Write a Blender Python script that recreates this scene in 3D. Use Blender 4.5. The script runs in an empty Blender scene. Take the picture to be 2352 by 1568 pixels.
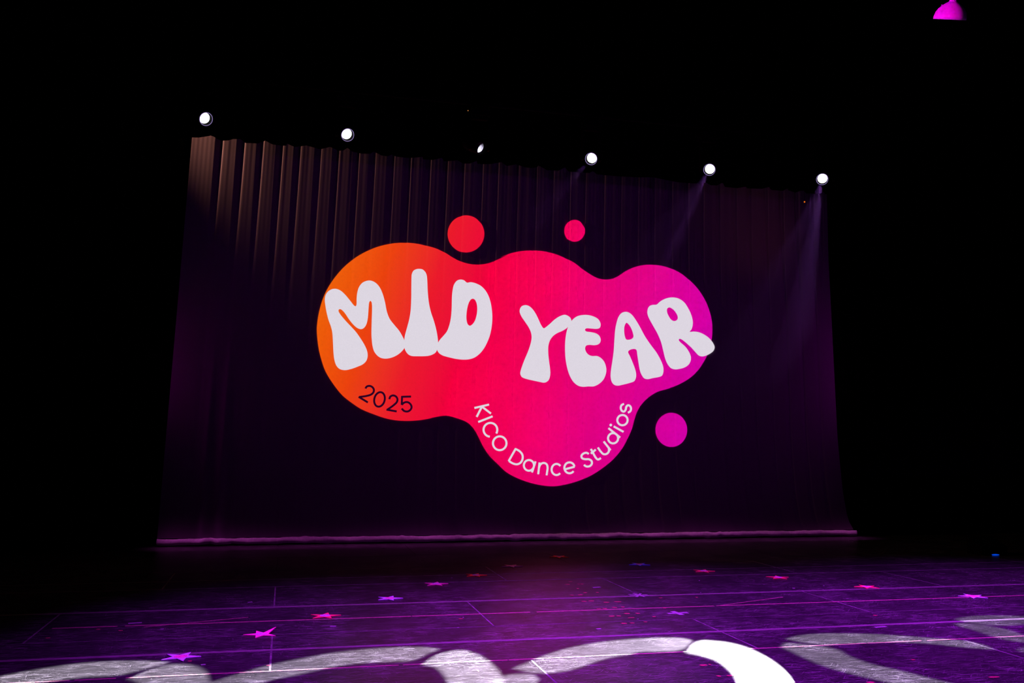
import bpy, math, random
import numpy as np
from mathutils import Vector, Matrix, Quaternion
from mathutils.geometry import delaunay_2d_cdt

random.seed(7)
C = bpy.context.scene.collection
S = bpy.context.scene

# ---------------------------------------------------------------- camera
W, H = 2352, 1568
FPX = 2090.8                       # focal length in pixels of the 2352 px wide frame
YAW, PITCH, ROLL = 0.24163, 0.10620, 0.01285
EYE = np.array([0.0, 0.0, 1.6])
fwd = np.array([math.sin(YAW) * math.cos(PITCH), math.cos(YAW) * math.cos(PITCH), math.sin(PITCH)])
rgt0 = np.array([math.cos(YAW), -math.sin(YAW), 0.0])
up0 = np.cross(rgt0, fwd)
rgt = math.cos(ROLL) * rgt0 + math.sin(ROLL) * up0
up = -math.sin(ROLL) * rgt0 + math.cos(ROLL) * up0
cam = bpy.data.cameras.new('camera')
cam.sensor_width = 36.0
cam.lens = 36.0 * FPX / W
cam.clip_end = 200
camo = bpy.data.objects.new('camera', cam)
C.objects.link(camo)
m = Matrix.Identity(4)
for i in range(3):
    m[i][0], m[i][1], m[i][2], m[i][3] = rgt[i], up[i], -fwd[i], EYE[i]
camo.matrix_world = m
S.camera = camo

def ray(x, y):
    return rgt * ((x - W / 2) / FPX) - up * ((y - H / 2) / FPX) + fwd
def at_depth(x, y, Y):             # an image pixel cast along its camera ray onto the upright plane Y
    d = ray(x, y); return EYE + d * (Y / d[1])
def at_height(x, y, z):            # an image pixel projected from the camera onto the level plane z
    d = ray(x, y); return EYE + d * ((z - EYE[2]) / d[2])

# ---------------------------------------------------------------- world, view
wd = bpy.data.worlds.new('dark'); S.world = wd; wd.use_nodes = True
wd.node_tree.nodes['Background'].inputs[0].default_value = (0, 0, 0, 1)
wd.node_tree.nodes['Background'].inputs[1].default_value = 0
S.view_settings.view_transform = 'Standard'
S.view_settings.look = 'None'
S.view_settings.exposure = 0.0
S.view_settings.gamma = 1.0
S.view_settings.use_curve_mapping = False
S.cycles.max_bounces = 5
S.cycles.sample_clamp_indirect = 4.0

# ---------------------------------------------------------------- large stage lights (wash)
def spot(name, loc, aim, watts, col, deg, blend=1.0, radius=0.08):
    l = bpy.data.lights.new(name, 'SPOT'); l.energy = watts; l.color = col
    l.spot_size = math.radians(deg); l.spot_blend = blend; l.shadow_soft_size = radius
    o = bpy.data.objects.new(name, l); C.objects.link(o)
    o.location = loc
    o.rotation_euler = (Vector(aim) - Vector(loc)).to_track_quat('-Z', 'Y').to_euler()
    return o
VIOLET = (0.47, 0.02, 1.0)
MAGENTA = (0.95, 0.0, 0.85)
WARM = (1.0, 0.50, 0.27)
spot('violet_wash', (1.1, 5.0, 8.2), (1.1, 7.1, 0), 7300, VIOLET, 46, 1.0)
spot('violet_wash', (4.2, 5.0, 8.2), (4.2, 7.1, 0), 9600, VIOLET, 51, 0.9)
spot('violet_wash', (8.4, 5.0, 8.2), (8.2, 7.1, 0), 8300, VIOLET, 51, 0.9)
spot('backdrop_fill', (4.2, -2.5, 3.6), (4.2, 14.1, 3.0), 175, (0.55, 0.0, 1.0), 52)
spot('side_wash', (-2.75, 13.72, 2.6), (-1.0, 14.1, 2.7), 7.5, (1.0, 0.02, 0.8), 120)
spot('side_wash', (10.75, 13.45, 2.9), (9.0, 14.1, 2.9), 17, (0.9, 0.02, 1.0), 120)
spot('warm_rig_light', (-2.8, 13.92, 6.75), (1.4, 14.12, 5.35), 360, WARM, 70, 1.0, 0.03)
spot('warm_rig_light', (8.0, 12.3, 5.0), (7.75, 14.1, 5.3), 3.2, (1.0, 0.3, 0.22), 74, 1.0, 0.1)
al = bpy.data.lights.new('hem_fill', 'AREA'); al.shape = 'RECTANGLE'; al.size = 11.4; al.size_y = 0.06; al.energy = 11; al.color = (0.9, 0.10, 0.85); al.spread = math.radians(6)  # unseen strip light added to brighten the hem
alo = bpy.data.objects.new('hem_fill', al); C.objects.link(alo); alo.location = (4.0, 12.2, 6.9); alo.rotation_euler = (math.radians(13.15), 0, 0)
SCOOP = at_depth(2181, 45, 8.0)
spot('magenta_side_light', tuple(SCOOP - rgt * 2.8 - fwd * 1.25 - up * 0.2), tuple(SCOOP), 1900, MAGENTA, 14, 0.6, 0.5)

# ---------------------------------------------------------------- helpers
def mesh_obj(name, verts, faces, mat=None, parent=None, smooth=False):
    me = bpy.data.meshes.new(name)
    me.from_pydata([tuple(map(float, v)) for v in verts], [], [tuple(map(int, f)) for f in faces])
    me.update()
    if mat: me.materials.append(mat)
    if smooth:
        me.polygons.foreach_set('use_smooth', [True] * len(me.polygons))
    o = bpy.data.objects.new(name, me); C.objects.link(o)
    if parent: o.parent = parent
    return o
def tag(o, label=None, cat=None, group=None, kind=None):
    if label: o['label'] = label
    if cat: o['category'] = cat
    if group: o['group'] = group
    if kind: o['kind'] = kind
    return o
def empty(name, loc=(0, 0, 0)):
    o = bpy.data.objects.new(name, None); C.objects.link(o); o.location = loc
    o.empty_display_size = 0.1
    return o
class MB:
    def __init__(s): s.v, s.f = [], []
    def add(s, v, f):
        n = len(s.v); s.v += [tuple(p) for p in v]; s.f += [tuple(i + n for i in q) for q in f]
    def box(s, x0, x1, y0, y1, z0, z1):
        v = [(x, y, z) for z in (z0, z1) for y in (y0, y1) for x in (x0, x1)]
        s.add(v, [(0, 2, 3, 1), (4, 5, 7, 6), (0, 1, 5, 4), (2, 6, 7, 3), (0, 4, 6, 2), (1, 3, 7, 5)])
    def slab(s, x0, x1, y0, y1, z0, z1, b):     # a box with a chamfered top
        v = [(x0, y0, z0), (x1, y0, z0), (x1, y1, z0), (x0, y1, z0),
             (x0, y0, z1 - b), (x1, y0, z1 - b), (x1, y1, z1 - b), (x0, y1, z1 - b),
             (x0 + b, y0 + b, z1), (x1 - b, y0 + b, z1), (x1 - b, y1 - b, z1), (x0 + b, y1 - b, z1)]
        f = [(3, 2, 1, 0), (8, 9, 10, 11)]
        for a in (0, 4):
            for k in range(4):
                f.append((a + k, a + (k + 1) % 4, a + 4 + (k + 1) % 4, a + 4 + k))
        s.add(v, f)
    def lathe(s, prof, n=28, M=None, cap0=False, cap1=False):   # profile of (radius, height) about local Z
        v = []
        for r, z in prof:
            for k in range(n):
                a = 2 * math.pi * k / n
                v.append((r * math.cos(a), r * math.sin(a), z))
        if M is not None: v = [tuple(M @ Vector(p)) for p in v]
        f = []
        for i in range(len(prof) - 1):
            for k in range(n):
                f.append((i * n + k, i * n + (k + 1) % n, (i + 1) * n + (k + 1) % n, (i + 1) * n + k))
        if cap0: f.append(tuple(range(n))[::-1])
        if cap1: f.append(tuple(range((len(prof) - 1) * n, len(prof) * n)))
        s.add(v, f)
    def tube(s, pts, r, n=10):
        pts = [Vector(p) for p in pts]
        rings = []
        for i, p in enumerate(pts):
            t = (pts[min(i + 1, len(pts) - 1)] - pts[max(i - 1, 0)]).normalized()
            q = t.to_track_quat('Z', 'Y')
            rings.append([tuple(p + q @ Vector((r * math.cos(2 * math.pi * k / n), r * math.sin(2 * math.pi * k / n), 0))) for k in range(n)])
        v = [p for g in rings for p in g]
        f = []
        for i in range(len(pts) - 1):
            for k in range(n):
                f.append((i * n + k, i * n + (k + 1) % n, (i + 1) * n + (k + 1) % n, (i + 1) * n + k))
        f += [tuple(range(n))[::-1], tuple(range((len(pts) - 1) * n, len(pts) * n))]
        s.add(v, f)
    def build(s, name, mat, parent=None, smooth=False):
        return mesh_obj(name, s.v, s.f, mat, parent, smooth)

# ---------------------------------------------------------------- materials
def mat(name, col, rough=0.6, spec=0.3, metal=0.0, emit=None, strength=0.0):
    mm = bpy.data.materials.new(name); mm.use_nodes = True
    b = mm.node_tree.nodes['Principled BSDF']
    b.inputs['Base Color'].default_value = (*col, 1)
    b.inputs['Roughness'].default_value = rough
    b.inputs['Specular IOR Level'].default_value = spec
    b.inputs['Metallic'].default_value = metal
    if emit:
        b.inputs['Emission Color'].default_value = (*emit, 1)
        b.inputs['Emission Strength'].default_value = strength
    return mm
def nd(nt, t, **kw):
    n = nt.nodes.new(t)
    for k, v in kw.items(): setattr(n, k, v)
    return n
def speckle(mm, col_a, col_b, scale, lo, hi):      # base colour varied by fine noise
    nt = mm.node_tree; b = nt.nodes['Principled BSDF']
    tc = nd(nt, 'ShaderNodeTexCoord'); nz = nd(nt, 'ShaderNodeTexNoise'); cr = nd(nt, 'ShaderNodeValToRGB')
    nz.inputs['Scale'].default_value = scale; nz.inputs['Detail'].default_value = 3
    nt.links.new(tc.outputs['Object'], nz.inputs['Vector'])
    nt.links.new(nz.outputs['Fac'], cr.inputs['Fac'])
    cr.color_ramp.elements[0].position = lo; cr.color_ramp.elements[0].color = (*col_a, 1)
    cr.color_ramp.elements[1].position = hi; cr.color_ramp.elements[1].color = (*col_b, 1)
    nt.links.new(cr.outputs['Color'], b.inputs['Base Color'])
    return mm

M_velvet = speckle(mat('black_velvet', (0.0012,) * 3, 1.0, 0.0), (0.0008,) * 3, (0.0016,) * 3, 60, 0.3, 0.7)
M_wall = speckle(mat('black_wall_paint', (0.0012,) * 3, 0.95, 0.0), (0.0008,) * 3, (0.0016,) * 3, 8, 0.3, 0.7)
M_black_metal = speckle(mat('black_metal', (0.002,) * 3, 0.7, 0.05), (0.0015,) * 3, (0.003,) * 3, 40, 0.3, 0.7)
M_rim_glow = mat('glowing_lens_rim', (0.2, 0.17, 0.3), 0.35, 0.5, 0.0, (0.19, 0.14, 0.33), 1.0)  # light catching the rim is put in as emission
M_fabric = speckle(mat('backdrop_cloth', (0.25, 0.18, 0.25), 0.95, 0.0), (0.225, 0.16, 0.22), (0.275, 0.2, 0.275), 240, 0.3, 0.7)
M_hem_lit = speckle(mat('lit_hem_cloth', (0.7,) * 3, 0.9, 0.05), (0.62, 0.6, 0.6), (0.76, 0.73, 0.73), 30, 0.3, 0.7)  # light caught by the hem is put into its paler base colour

def scratched_floor():
    mm = mat('black_hardboard', (0.03,) * 3, 0.28, 0.04)
    nt = mm.node_tree; b = nt.nodes['Principled BSDF']
    geo = nd(nt, 'ShaderNodeNewGeometry')
    total = None
    # short scuffs at several angles, each a stretched noise cut high
    for ang, sx, sy, lo, wgt in ((0.05, 4, 150, 0.60, 1.0), (0.7, 6, 130, 0.63, 0.6), (2.3, 6, 140, 0.63, 0.6), (1.5, 8, 150, 0.645, 0.7), (2.85, 5, 170, 0.61, 0.9), (0.35, 5, 180, 0.62, 0.9), (-0.06, 2.5, 80, 0.66, 0.8)):
        mp = nd(nt, 'ShaderNodeMapping'); mp.inputs['Rotation'].default_value = (0, 0, ang)
        nt.links.new(geo.outputs['Position'], mp.inputs['Vector'])
        wob = nd(nt, 'ShaderNodeTexNoise'); wob.inputs['Scale'].default_value = 2.5
        nt.links.new(mp.outputs['Vector'], wob.inputs['Vector'])
        vm = nd(nt, 'ShaderNodeVectorMath', operation='MULTIPLY_ADD'); vm.inputs[1].default_value = (0.09, 0.09, 0.0)
        nt.links.new(wob.outputs['Color'], vm.inputs[0]); nt.links.new(mp.outputs['Vector'], vm.inputs[2])
        ml = nd(nt, 'ShaderNodeVectorMath', operation='MULTIPLY'); ml.inputs[1].default_value = (sx, sy, 0)
        nt.links.new(vm.outputs[0], ml.inputs[0])
        nz = nd(nt, 'ShaderNodeTexNoise'); nz.inputs['Scale'].default_value = 1.0; nz.inputs['Detail'].default_value = 2
        nt.links.new(ml.outputs[0], nz.inputs['Vector'])
        mr = nd(nt, 'ShaderNodeMapRange'); mr.inputs[1].default_value = lo; mr.inputs[2].default_value = lo + 0.08
        mr.inputs[4].default_value = wgt
        nt.links.new(nz.outputs['Fac'], mr.inputs[0])
        if total is None: total = mr.outputs[0]
        else:
            ad = nd(nt, 'ShaderNodeMath', operation='ADD'); nt.links.new(total, ad.inputs[0]); nt.links.new(mr.outputs[0], ad.inputs[1]); total = ad.outputs[0]
    cloud = nd(nt, 'ShaderNodeTexNoise'); cloud.inputs['Scale'].default_value = 3.0; cloud.inputs['Detail'].default_value = 7; cloud.inputs['Roughness'].default_value = 0.7
    nt.links.new(geo.outputs['Position'], cloud.inputs['Vector'])
    cm = nd(nt, 'ShaderNodeMapRange'); cm.inputs[1].default_value = 0.35; cm.inputs[2].default_value = 0.7; cm.inputs[3].default_value = 0.013; cm.inputs[4].default_value = 0.02
    nt.links.new(cloud.outputs['Fac'], cm.inputs[0])
    sc = nd(nt, 'ShaderNodeMath', operation='MULTIPLY_ADD'); sc.inputs[1].default_value = 0.13
    patch = nd(nt, 'ShaderNodeTexNoise'); patch.inputs['Scale'].default_value = 1.7; patch.inputs['Detail'].default_value = 4
    nt.links.new(geo.outputs['Position'], patch.inputs['Vector'])
    pmr = nd(nt, 'ShaderNodeMapRange'); pmr.inputs[1].default_value = 0.38; pmr.inputs[2].default_value = 0.62; pmr.inputs[3].default_value = 0.35; pmr.inputs[4].default_value = 1.2
    nt.links.new(patch.outputs['Fac'], pmr.inputs[0])
    pml = nd(nt, 'ShaderNodeMath', operation='MULTIPLY'); nt.links.new(total, pml.inputs[0]); nt.links.new(pmr.outputs[0], pml.inputs[1])
    nt.links.new(pml.outputs[0], sc.inputs[0]); nt.links.new(cm.outputs[0], sc.inputs[2])
    cb = nd(nt, 'ShaderNodeCombineColor')
    for k in range(3): nt.links.new(sc.outputs[0], cb.inputs[k])
    nt.links.new(cb.outputs[0], b.inputs['Base Color'])
    rr = nd(nt, 'ShaderNodeMapRange'); rr.inputs[1].default_value = 0.3; rr.inputs[2].default_value = 0.7; rr.inputs[3].default_value = 0.27; rr.inputs[4].default_value = 0.31
    nt.links.new(cloud.outputs['Fac'], rr.inputs[0]); nt.links.new(rr.outputs[0], b.inputs['Roughness'])
    return mm
M_floor = scratched_floor()
M_sub = mat('floor_base', (0.006,) * 3, 0.9, 0.0)
M_seam = speckle(mat('dusty_seam', (0.12,) * 3, 0.8, 0.1), (0.07,) * 3, (0.16,) * 3, 9, 0.35, 0.65)
M_tape_pale = speckle(mat('grey_tape', (0.12, 0.11, 0.11), 0.6, 0.2), (0.095, 0.085, 0.085), (0.15, 0.14, 0.14), 14, 0.3, 0.7)
M_tape_pink = speckle(mat('pink_tape', (0.3, 0.13, 0.14), 0.6, 0.2), (0.24, 0.1, 0.11), (0.36, 0.16, 0.17), 20, 0.3, 0.7)
M_scrap_pink = speckle(mat('pink_scrap', (0.4, 0.05, 0.1), 0.6, 0.2), (0.22, 0.03, 0.05), (0.42, 0.06, 0.1), 40, 0.3, 0.7)
M_scrap_grey = mat('grey_scrap', (0.24, 0.24, 0.26), 0.6, 0.2)

# ---------------------------------------------------------------- setting: floor of hardboard panels
ROWS = [2.98 + 1.206 * k for k in range(11)]           # seams at 6.6, 7.81, 9.01 ...
OFFS = [-0.04, 1.80]                                    # running bond, every other row starts half a panel on
X0, X1, PL = -7.5, 15.5, 3.68
fb = MB(); fb.box(X0, X1, 1.0, 15.6, -0.2, -0.019)
floor = tag(fb.build('floor', M_sub), None, None, None, 'structure')
pm = {}
def floor_panel(x0, x1, y0, y1):
    key = (round(x1 - x0, 3), round(y1 - y0, 3))
    g = 0.0015
    if key not in pm:
        b = MB(); b.slab(g, key[0] - g, g, key[1] - g, -0.0188, 0.0, 0.0012)
        o = b.build('floor_panel', M_floor, floor); pm[key] = o.data
    else:
        o = bpy.data.objects.new('floor_panel', pm[key]); C.objects.link(o); o.parent = floor
    o.location = (x0, y0, 0)
def strip(name, x0, y0, x1, y1, w, z0, h, material, parent=None):
    d = Vector((x1 - x0, y1 - y0, 0)); n = Vector((-d.y, d.x, 0)).normalized() * (w / 2)
    a, c = Vector((x0, y0, 0)), Vector((x1, y1, 0))
    q = [a - n, c - n, c + n, a + n]
    v = [(p.x, p.y, z0) for p in q] + [(p.x, p.y, z0 + h) for p in q]
    return mesh_obj(name, v, [(3, 2, 1, 0), (4, 5, 6, 7), (0, 1, 5, 4), (1, 2, 6, 5), (2, 3, 7, 6), (3, 0, 4, 7)], material, parent)
for r in range(len(ROWS) - 1):
    y0, y1 = ROWS[r], ROWS[r + 1]
    xs = [OFFS[(r + 1) % 2] + PL * k for k in range(-4, 6)]
    if r == 6: xs = [x + 0.7 for x in xs]
    xs = [x for x in xs if X0 + 0.2 < x < X1 - 0.2]
    ed = [X0] + xs + [X1]
    for a, c in zip(ed[:-1], ed[1:]): floor_panel(a, c, y0, y1)
    for x in xs:
        if 2 <= r <= 6: strip('seam_strip', x, y0 + .01, x, y1 - .01, 0.014, 0.0, 0.0006, M_seam, floor)
for y, w in ((7.815, 0.008), (10.23, 0.02), (10.75, 0.018)):
    strip('seam_strip', -6.5, y, 14.5, y, w, 0.0, 0.0006, M_seam, floor)

tag(strip('floor_tape', -7.0, 9.03, 15.0, 9.03, 0.062, 0.0, 0.0012, M_tape_pale), 'long pale tape line farther from the camera, running across the stage floor', 'tape')
tag(strip('floor_tape', -7.0, 7.262, 15.0, 7.262, 0.058, 0.0, 0.0012, M_tape_pale), 'long pale tape line nearer the camera, running across the stage floor', 'tape')
def dashed(y, w, label, seed):
    rnd = random.Random(seed); b = MB(); x = -1.8
    while x < 12:
        l = rnd.choice((0.25, 0.5, 1.1, 1.8, 2.4)); x1 = x + l
        b.box(x, x1, y - w / 2, y + w / 2, 0.0, 0.0011); x = x1 + rnd.choice((0.01, 0.03, 0.06))
    tag(b.build('floor_tape', M_tape_pink), label, 'tape')
dashed(8.37, 0.028, 'thin worn pink tape line between the two pale tape lines', 3)
dashed(6.625, 0.02, 'thin worn pink tape line crossing the white patches of light', 4)

def wall(name, x0, x1, y0, y1, z0, z1):
    b = MB(); b.box(x0, x1, y0, y1, z0, z1); tag(b.build(name, M_wall), None, None, None, 'structure')
wall('wall_back', -7.7, 15.7, 15.6, 15.8, -0.2, 11)
wall('wall_left', -7.7, -7.5, 1.0, 15.6, -0.2, 11)
wall('wall_right', 15.5, 15.7, 1.0, 15.6, -0.2, 11)
wall('ceiling', -7.7, 15.7, 1.0, 15.8, 11, 11.2)

# ---------------------------------------------------------------- backdrop with pleats
YB = 14.10
lt = [at_depth(441, 316, YB), at_depth(360, 1250, YB)]
edge_r = [(1899, 440), (1903, 600), (1911, 750), (1923, 1000), (1926.6, 1043), (1931.6, 1093), (1935.7, 1133), (1940.7, 1159), (1944, 1179), (1949, 1196), (1956.5, 1212), (1965.6, 1223), (1968, 1232)]
er = [at_depth(x, y, YB) for x, y in edge_r]
erz = np.array([p[2] for p in er])[::-1]; erx = np.array([p[0] for p in er])[::-1]
def left_x(z):
    t = (z - lt[0][2]) / (lt[1][2] - lt[0][2]); return lt[0][0] + t * (lt[1][0] - lt[0][0])
def right_x(z):
    return float(np.interp(z, erz, erx)) if z < erz[-1] else float(erx[-1] + (z - erz[-1]) * (erx[-1] - erx[-2]) / (erz[-1] - erz[-2]))
ZT, ZH = 7.4, 0.11
gpx = [507, 557, 600, 646, 686, 734, 774, 821, 859, 902, 940, 985, 1024, 1063, 1106, 1141, 1187, 1229, 1267, 1307, 1342, 1385, 1424, 1462, 1500, 1540, 1577, 1612, 1650, 1688, 1722, 1760, 1796, 1830, 1864]
grooves = [float(at_depth(x, 318 + (x - 441) * 0.085, YB)[0]) for x in gpx]
rg = random.Random(5)
gsh = [(0.04 + 0.03 * rg.random(), 0.7 + 0.6 * rg.random(), 0.036 + 0.012 * rg.random()) for _ in grooves]
zlv = 6.0
def drape_y(x, z):
    t = min(1.0, max(0.0, (z - 3.4) / 2.6))
    amp = 0.003 + 0.038 * t * t
    xl, xr = left_x(z), right_x(z); xa, xb = left_x(zlv), right_x(zlv)
    u = xa + (x - xl) / (xr - xl) * (xb - xa)          # follow the cloth's own slant
    y = 0.0
    for g, (wl, k, wr) in zip(grooves, gsh):
        d = u - g
        if -wl - 0.02 < d < wr + 0.02:
            if d < 0: s = max(0.0, 1 + d / (wl + 0.02))
            else: s = max(0.0, 1 - d / wr)
            y += amp * k * s * s * (3 - 2 * s)
    y += t * (0.0009 * math.sin(u * 31.0 + 2 * math.sin(u * 7)) + 0.00045 * math.sin(u * 97 + 1.3))
    lo = max(0.0, 1 - z / 3.2)
    y -= 0.06 * lo * math.exp(-((u - (xa + 0.78)) / 0.06) ** 2) * (1 - 0.3 * lo)
    y -= 0.04 * lo * math.exp(-((u - (xa + 0.56)) / 0.05) ** 2)
    y += 0.02 * math.sin(u * 1.7 + 0.6) * lo
    return YB + y
NX, NZ = 900, 56
vs, fs = [], []
zs = [ZH + (ZT - ZH) * (k / (NZ - 1)) for k in range(NZ)]
for z in zs:
    a, c = left_x(z), right_x(z)
    for i in range(NX):
        x = a + (c - a) * i / (NX - 1); vs.append((x, drape_y(x, z), z))
for j in range(NZ - 1):
    for i in range(NX - 1):
        q = j * NX + i; fs.append((q, q + 1, q + NX + 1, q + NX))
backdrop = empty('backdrop', (0, 0, 0))
tag(backdrop, 'wide dark backdrop cloth with soft pleats, showing a glowing orange to purple show logo', 'backdrop')
cloth = mesh_obj('cloth', vs, fs, M_fabric, backdrop, True)
# hem: a pipe pocket with small wrinkles
hv, hf = [], []
NH, NR = 420, 10
rh = random.Random(11)
kinks = [(-1.74 + 11.3 * rh.random(), 0.03 + 0.05 * rh.random(), rh.choice((-1, 1))) for _ in range(26)]
a, c = left_x(0.08), right_x(0.08)
for i in range(NH):
    x = a + (c - a) * i / (NH - 1)
    wob = 0.007 * math.sin(x * 5.1) + 0.004 * math.sin(x * 17) + 0.003 * math.sin(x * 43)
    kk = sum(s * math.exp(-((x - p) / w) ** 2) for p, w, s in kinks)
    for k in range(NR):
        t = 2 * math.pi * k / NR
        r = 0.046 + 0.013 * kk * math.sin(2 * t + x * 3) + 0.003 * math.sin(3 * t + x * 9)
        hv.append((x, drape_y(x, 0.11) - 0.02 + wob - r * math.cos(t) * 0.8, 0.062 + 0.4 * wob + r * math.sin(t)))
for i in range(NH - 1):
    for k in range(NR):
        hf.append((i * NR + k, (i + 1) * NR + k, (i + 1) * NR + (k + 1) % NR, i * NR + (k + 1) % NR))
hf += [tuple(range(NR)), tuple(range((NH - 1) * NR, NH * NR))[::-1]]
hem = mesh_obj('hem', hv, hf, M_hem_lit, backdrop, True)
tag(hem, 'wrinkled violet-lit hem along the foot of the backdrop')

# ---------------------------------------------------------------- the picture shown on the cloth
def A(pts): return [(x / 4.612 + 700, y / 4.612 + 480) for x, y in pts]
def D(pts): return [(x / 4.612 + 700, y / 4.612 + 780) for x, y in pts]
def Cc(pts): return [(x / 4.238 + 1150, y / 4.238 + 480) for x, y in pts]
def E_(pts): return [(x / 3.92 + 1050, y / 3.92 + 850) for x, y in pts]
def ell(cx, cy, rx, ry, n=72):
    return [(cx + rx * math.cos(2 * math.pi * k / n), cy + ry * math.sin(2 * math.pi * k / n)) for k in range(n)]
def spline(p, sub=4, closed=True):
    p = np.array(p, float); n = len(p); out = []
    for i in range(n if closed else n - 1):
        if closed: a, b, c, d = p[(i - 1) % n], p[i], p[(i + 1) % n], p[(i + 2) % n]
        else: a, b, c, d = p[max(i - 1, 0)], p[i], p[i + 1], p[min(i + 2, n - 1)]
        # centripetal Catmull-Rom
        def kn(t, u, w): return t + max(1e-6, np.hypot(*(w - u))) ** 0.5
        t0 = 0.0; t1 = kn(t0, a, b); t2 = kn(t1, b, c); t3 = kn(t2, c, d)
        for s in range(sub):
            t = t1 + (t2 - t1) * s / sub
            A1 = (t1 - t) / (t1 - t0) * a + (t - t0) / (t1 - t0) * b
            A2 = (t2 - t) / (t2 - t1) * b + (t - t1) / (t2 - t1) * c
            A3 = (t3 - t) / (t3 - t2) * c + (t - t2) / (t3 - t2) * d
            B1 = (t2 - t) / (t2 - t0) * A1 + (t - t0) / (t2 - t0) * A2
            B2 = (t3 - t) / (t3 - t1) * A2 + (t - t1) / (t3 - t1) * A3
            out.append((t2 - t) / (t2 - t1) * B1 + (t - t1) / (t2 - t1) * B2)
    if not closed: out.append(p[-1])
    return [tuple(q) for q in out]
def to_cloth(p): 
    q = at_depth(p[0], p[1], YB); return (q[0], q[2])
def inside(poly, P):
    x, y = P[:, 0], P[:, 1]; c = np.zeros(len(P), bool); q = np.array(poly)
    for i in range(len(q)):
        x1, y1 = q[i]; x2, y2 = q[i - 1]
        if y1 == y2: continue
        k = ((y1 > y) != (y2 > y)) & (x < (x2 - x1) * (y - y1) / (y2 - y1) + x1); c ^= k
    return c
def cloth_patch(name, loops, lift, material, parent, grid=0.06):
    """a film lying on the pleated cloth: outer loop and holes are given in image pixels, cast onto the cloth, meshed and wrapped onto it"""
    loops = [[to_cloth(p) for p in l] for l in loops]
    pts, edges = [], []
    for l in loops:
        n0 = len(pts); pts += l; edges += [(n0 + i, n0 + (i + 1) % len(l)) for i in range(len(l))]
    q = np.array(loops[0]); lo, hi = q.min(0), q.max(0)
    gx, gz = np.meshgrid(np.arange(lo[0] + grid / 2, hi[0], grid), np.arange(lo[1] + grid / 2, hi[1], grid * 2))
    G = np.stack([gx.ravel(), gz.ravel()], 1)
    if len(G):
        k = inside(loops[0], G)
        for h in loops[1:]: k &= ~inside(h, G)
        pts += [tuple(p) for p in G[k]]
    vo, eo, fo, *_ = delaunay_2d_cdt([Vector(p) for p in pts], edges, [], 0, 1e-5)
    V = np.array([tuple(v) for v in vo]); F = np.array(fo)
    cen = V[F].mean(1); k = inside(loops[0], cen)
    for h in loops[1:]: k &= ~inside(h, cen)
    F = F[k]
    v3 = [(x, drape_y(x, z) - lift, z) for x, z in V]
    a = V[F]; area = (a[:, 1, 0] - a[:, 0, 0]) * (a[:, 2, 1] - a[:, 0, 1]) - (a[:, 2, 0] - a[:, 0, 0]) * (a[:, 1, 1] - a[:, 0, 1])
    F = np.where(area[:, None] < 0, F[:, ::-1], F)
    return mesh_obj(name, v3, F, material, parent, True)

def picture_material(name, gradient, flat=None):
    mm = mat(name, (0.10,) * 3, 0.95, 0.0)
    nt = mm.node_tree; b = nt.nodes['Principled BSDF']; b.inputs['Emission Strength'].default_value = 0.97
    tc = nd(nt, 'ShaderNodeTexCoord')
    if gradient:
        p0, p1 = to_cloth((770, 600)), to_cloth((1620, 900))
        d = np.array(p1) - np.array(p0); L2 = float(d @ d)
        dt = nd(nt, 'ShaderNodeVectorMath', operation='DOT_PRODUCT'); dt.inputs[1].default_value = (d[0] / L2, 0, d[1] / L2)
        nt.links.new(tc.outputs['Object'], dt.inputs[0])
        sb = nd(nt, 'ShaderNodeMath', operation='SUBTRACT'); sb.inputs[1].default_value = float(np.array(p0) @ d) / L2
        nt.links.new(dt.outputs['Value'], sb.inputs[0])
        cr = nd(nt, 'ShaderNodeValToRGB'); nt.links.new(sb.outputs[0], cr.inputs['Fac'])
        e = cr.color_ramp.elements
        stops = gradient
        while len(e) < len(stops): e.new(0.5)
        for el, (p, c) in zip(e, stops):
            el.position = p; el.color = (*[(v / 255 / 12.92 if v < 10 else ((v / 255 + .055) / 1.055) ** 2.4) for v in c], 1)
        src = cr.outputs['Color']
    else:
        rgb = nd(nt, 'ShaderNodeRGB'); rgb.outputs[0].default_value = (*[((v / 255 + .055) / 1.055) ** 2.4 for v in flat], 1); src = rgb.outputs[0]
    wv = nd(nt, 'ShaderNodeTexNoise'); wv.inputs['Scale'].default_value = 70; wv.inputs['Detail'].default_value = 2   # weave
    nt.links.new(tc.outputs['Object'], wv.inputs['Vector'])
    mr = nd(nt, 'ShaderNodeMapRange'); mr.inputs[3].default_value = 0.93; mr.inputs[4].default_value = 1.07
    nt.links.new(wv.outputs['Fac'], mr.inputs[0])
    mx = nd(nt, 'ShaderNodeVectorMath', operation='SCALE'); nt.links.new(src, mx.inputs[0]); nt.links.new(mr.outputs[0], mx.inputs['Scale'])
    nt.links.new(mx.outputs[0], b.inputs['Emission Color'])
    return mm
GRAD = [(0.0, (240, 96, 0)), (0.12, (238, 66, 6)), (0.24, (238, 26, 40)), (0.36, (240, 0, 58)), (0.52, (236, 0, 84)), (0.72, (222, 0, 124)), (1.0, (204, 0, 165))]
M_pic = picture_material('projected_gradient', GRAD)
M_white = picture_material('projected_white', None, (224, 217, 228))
M_ink = picture_material('projected_dark', None, (40, 0, 32))

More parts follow.
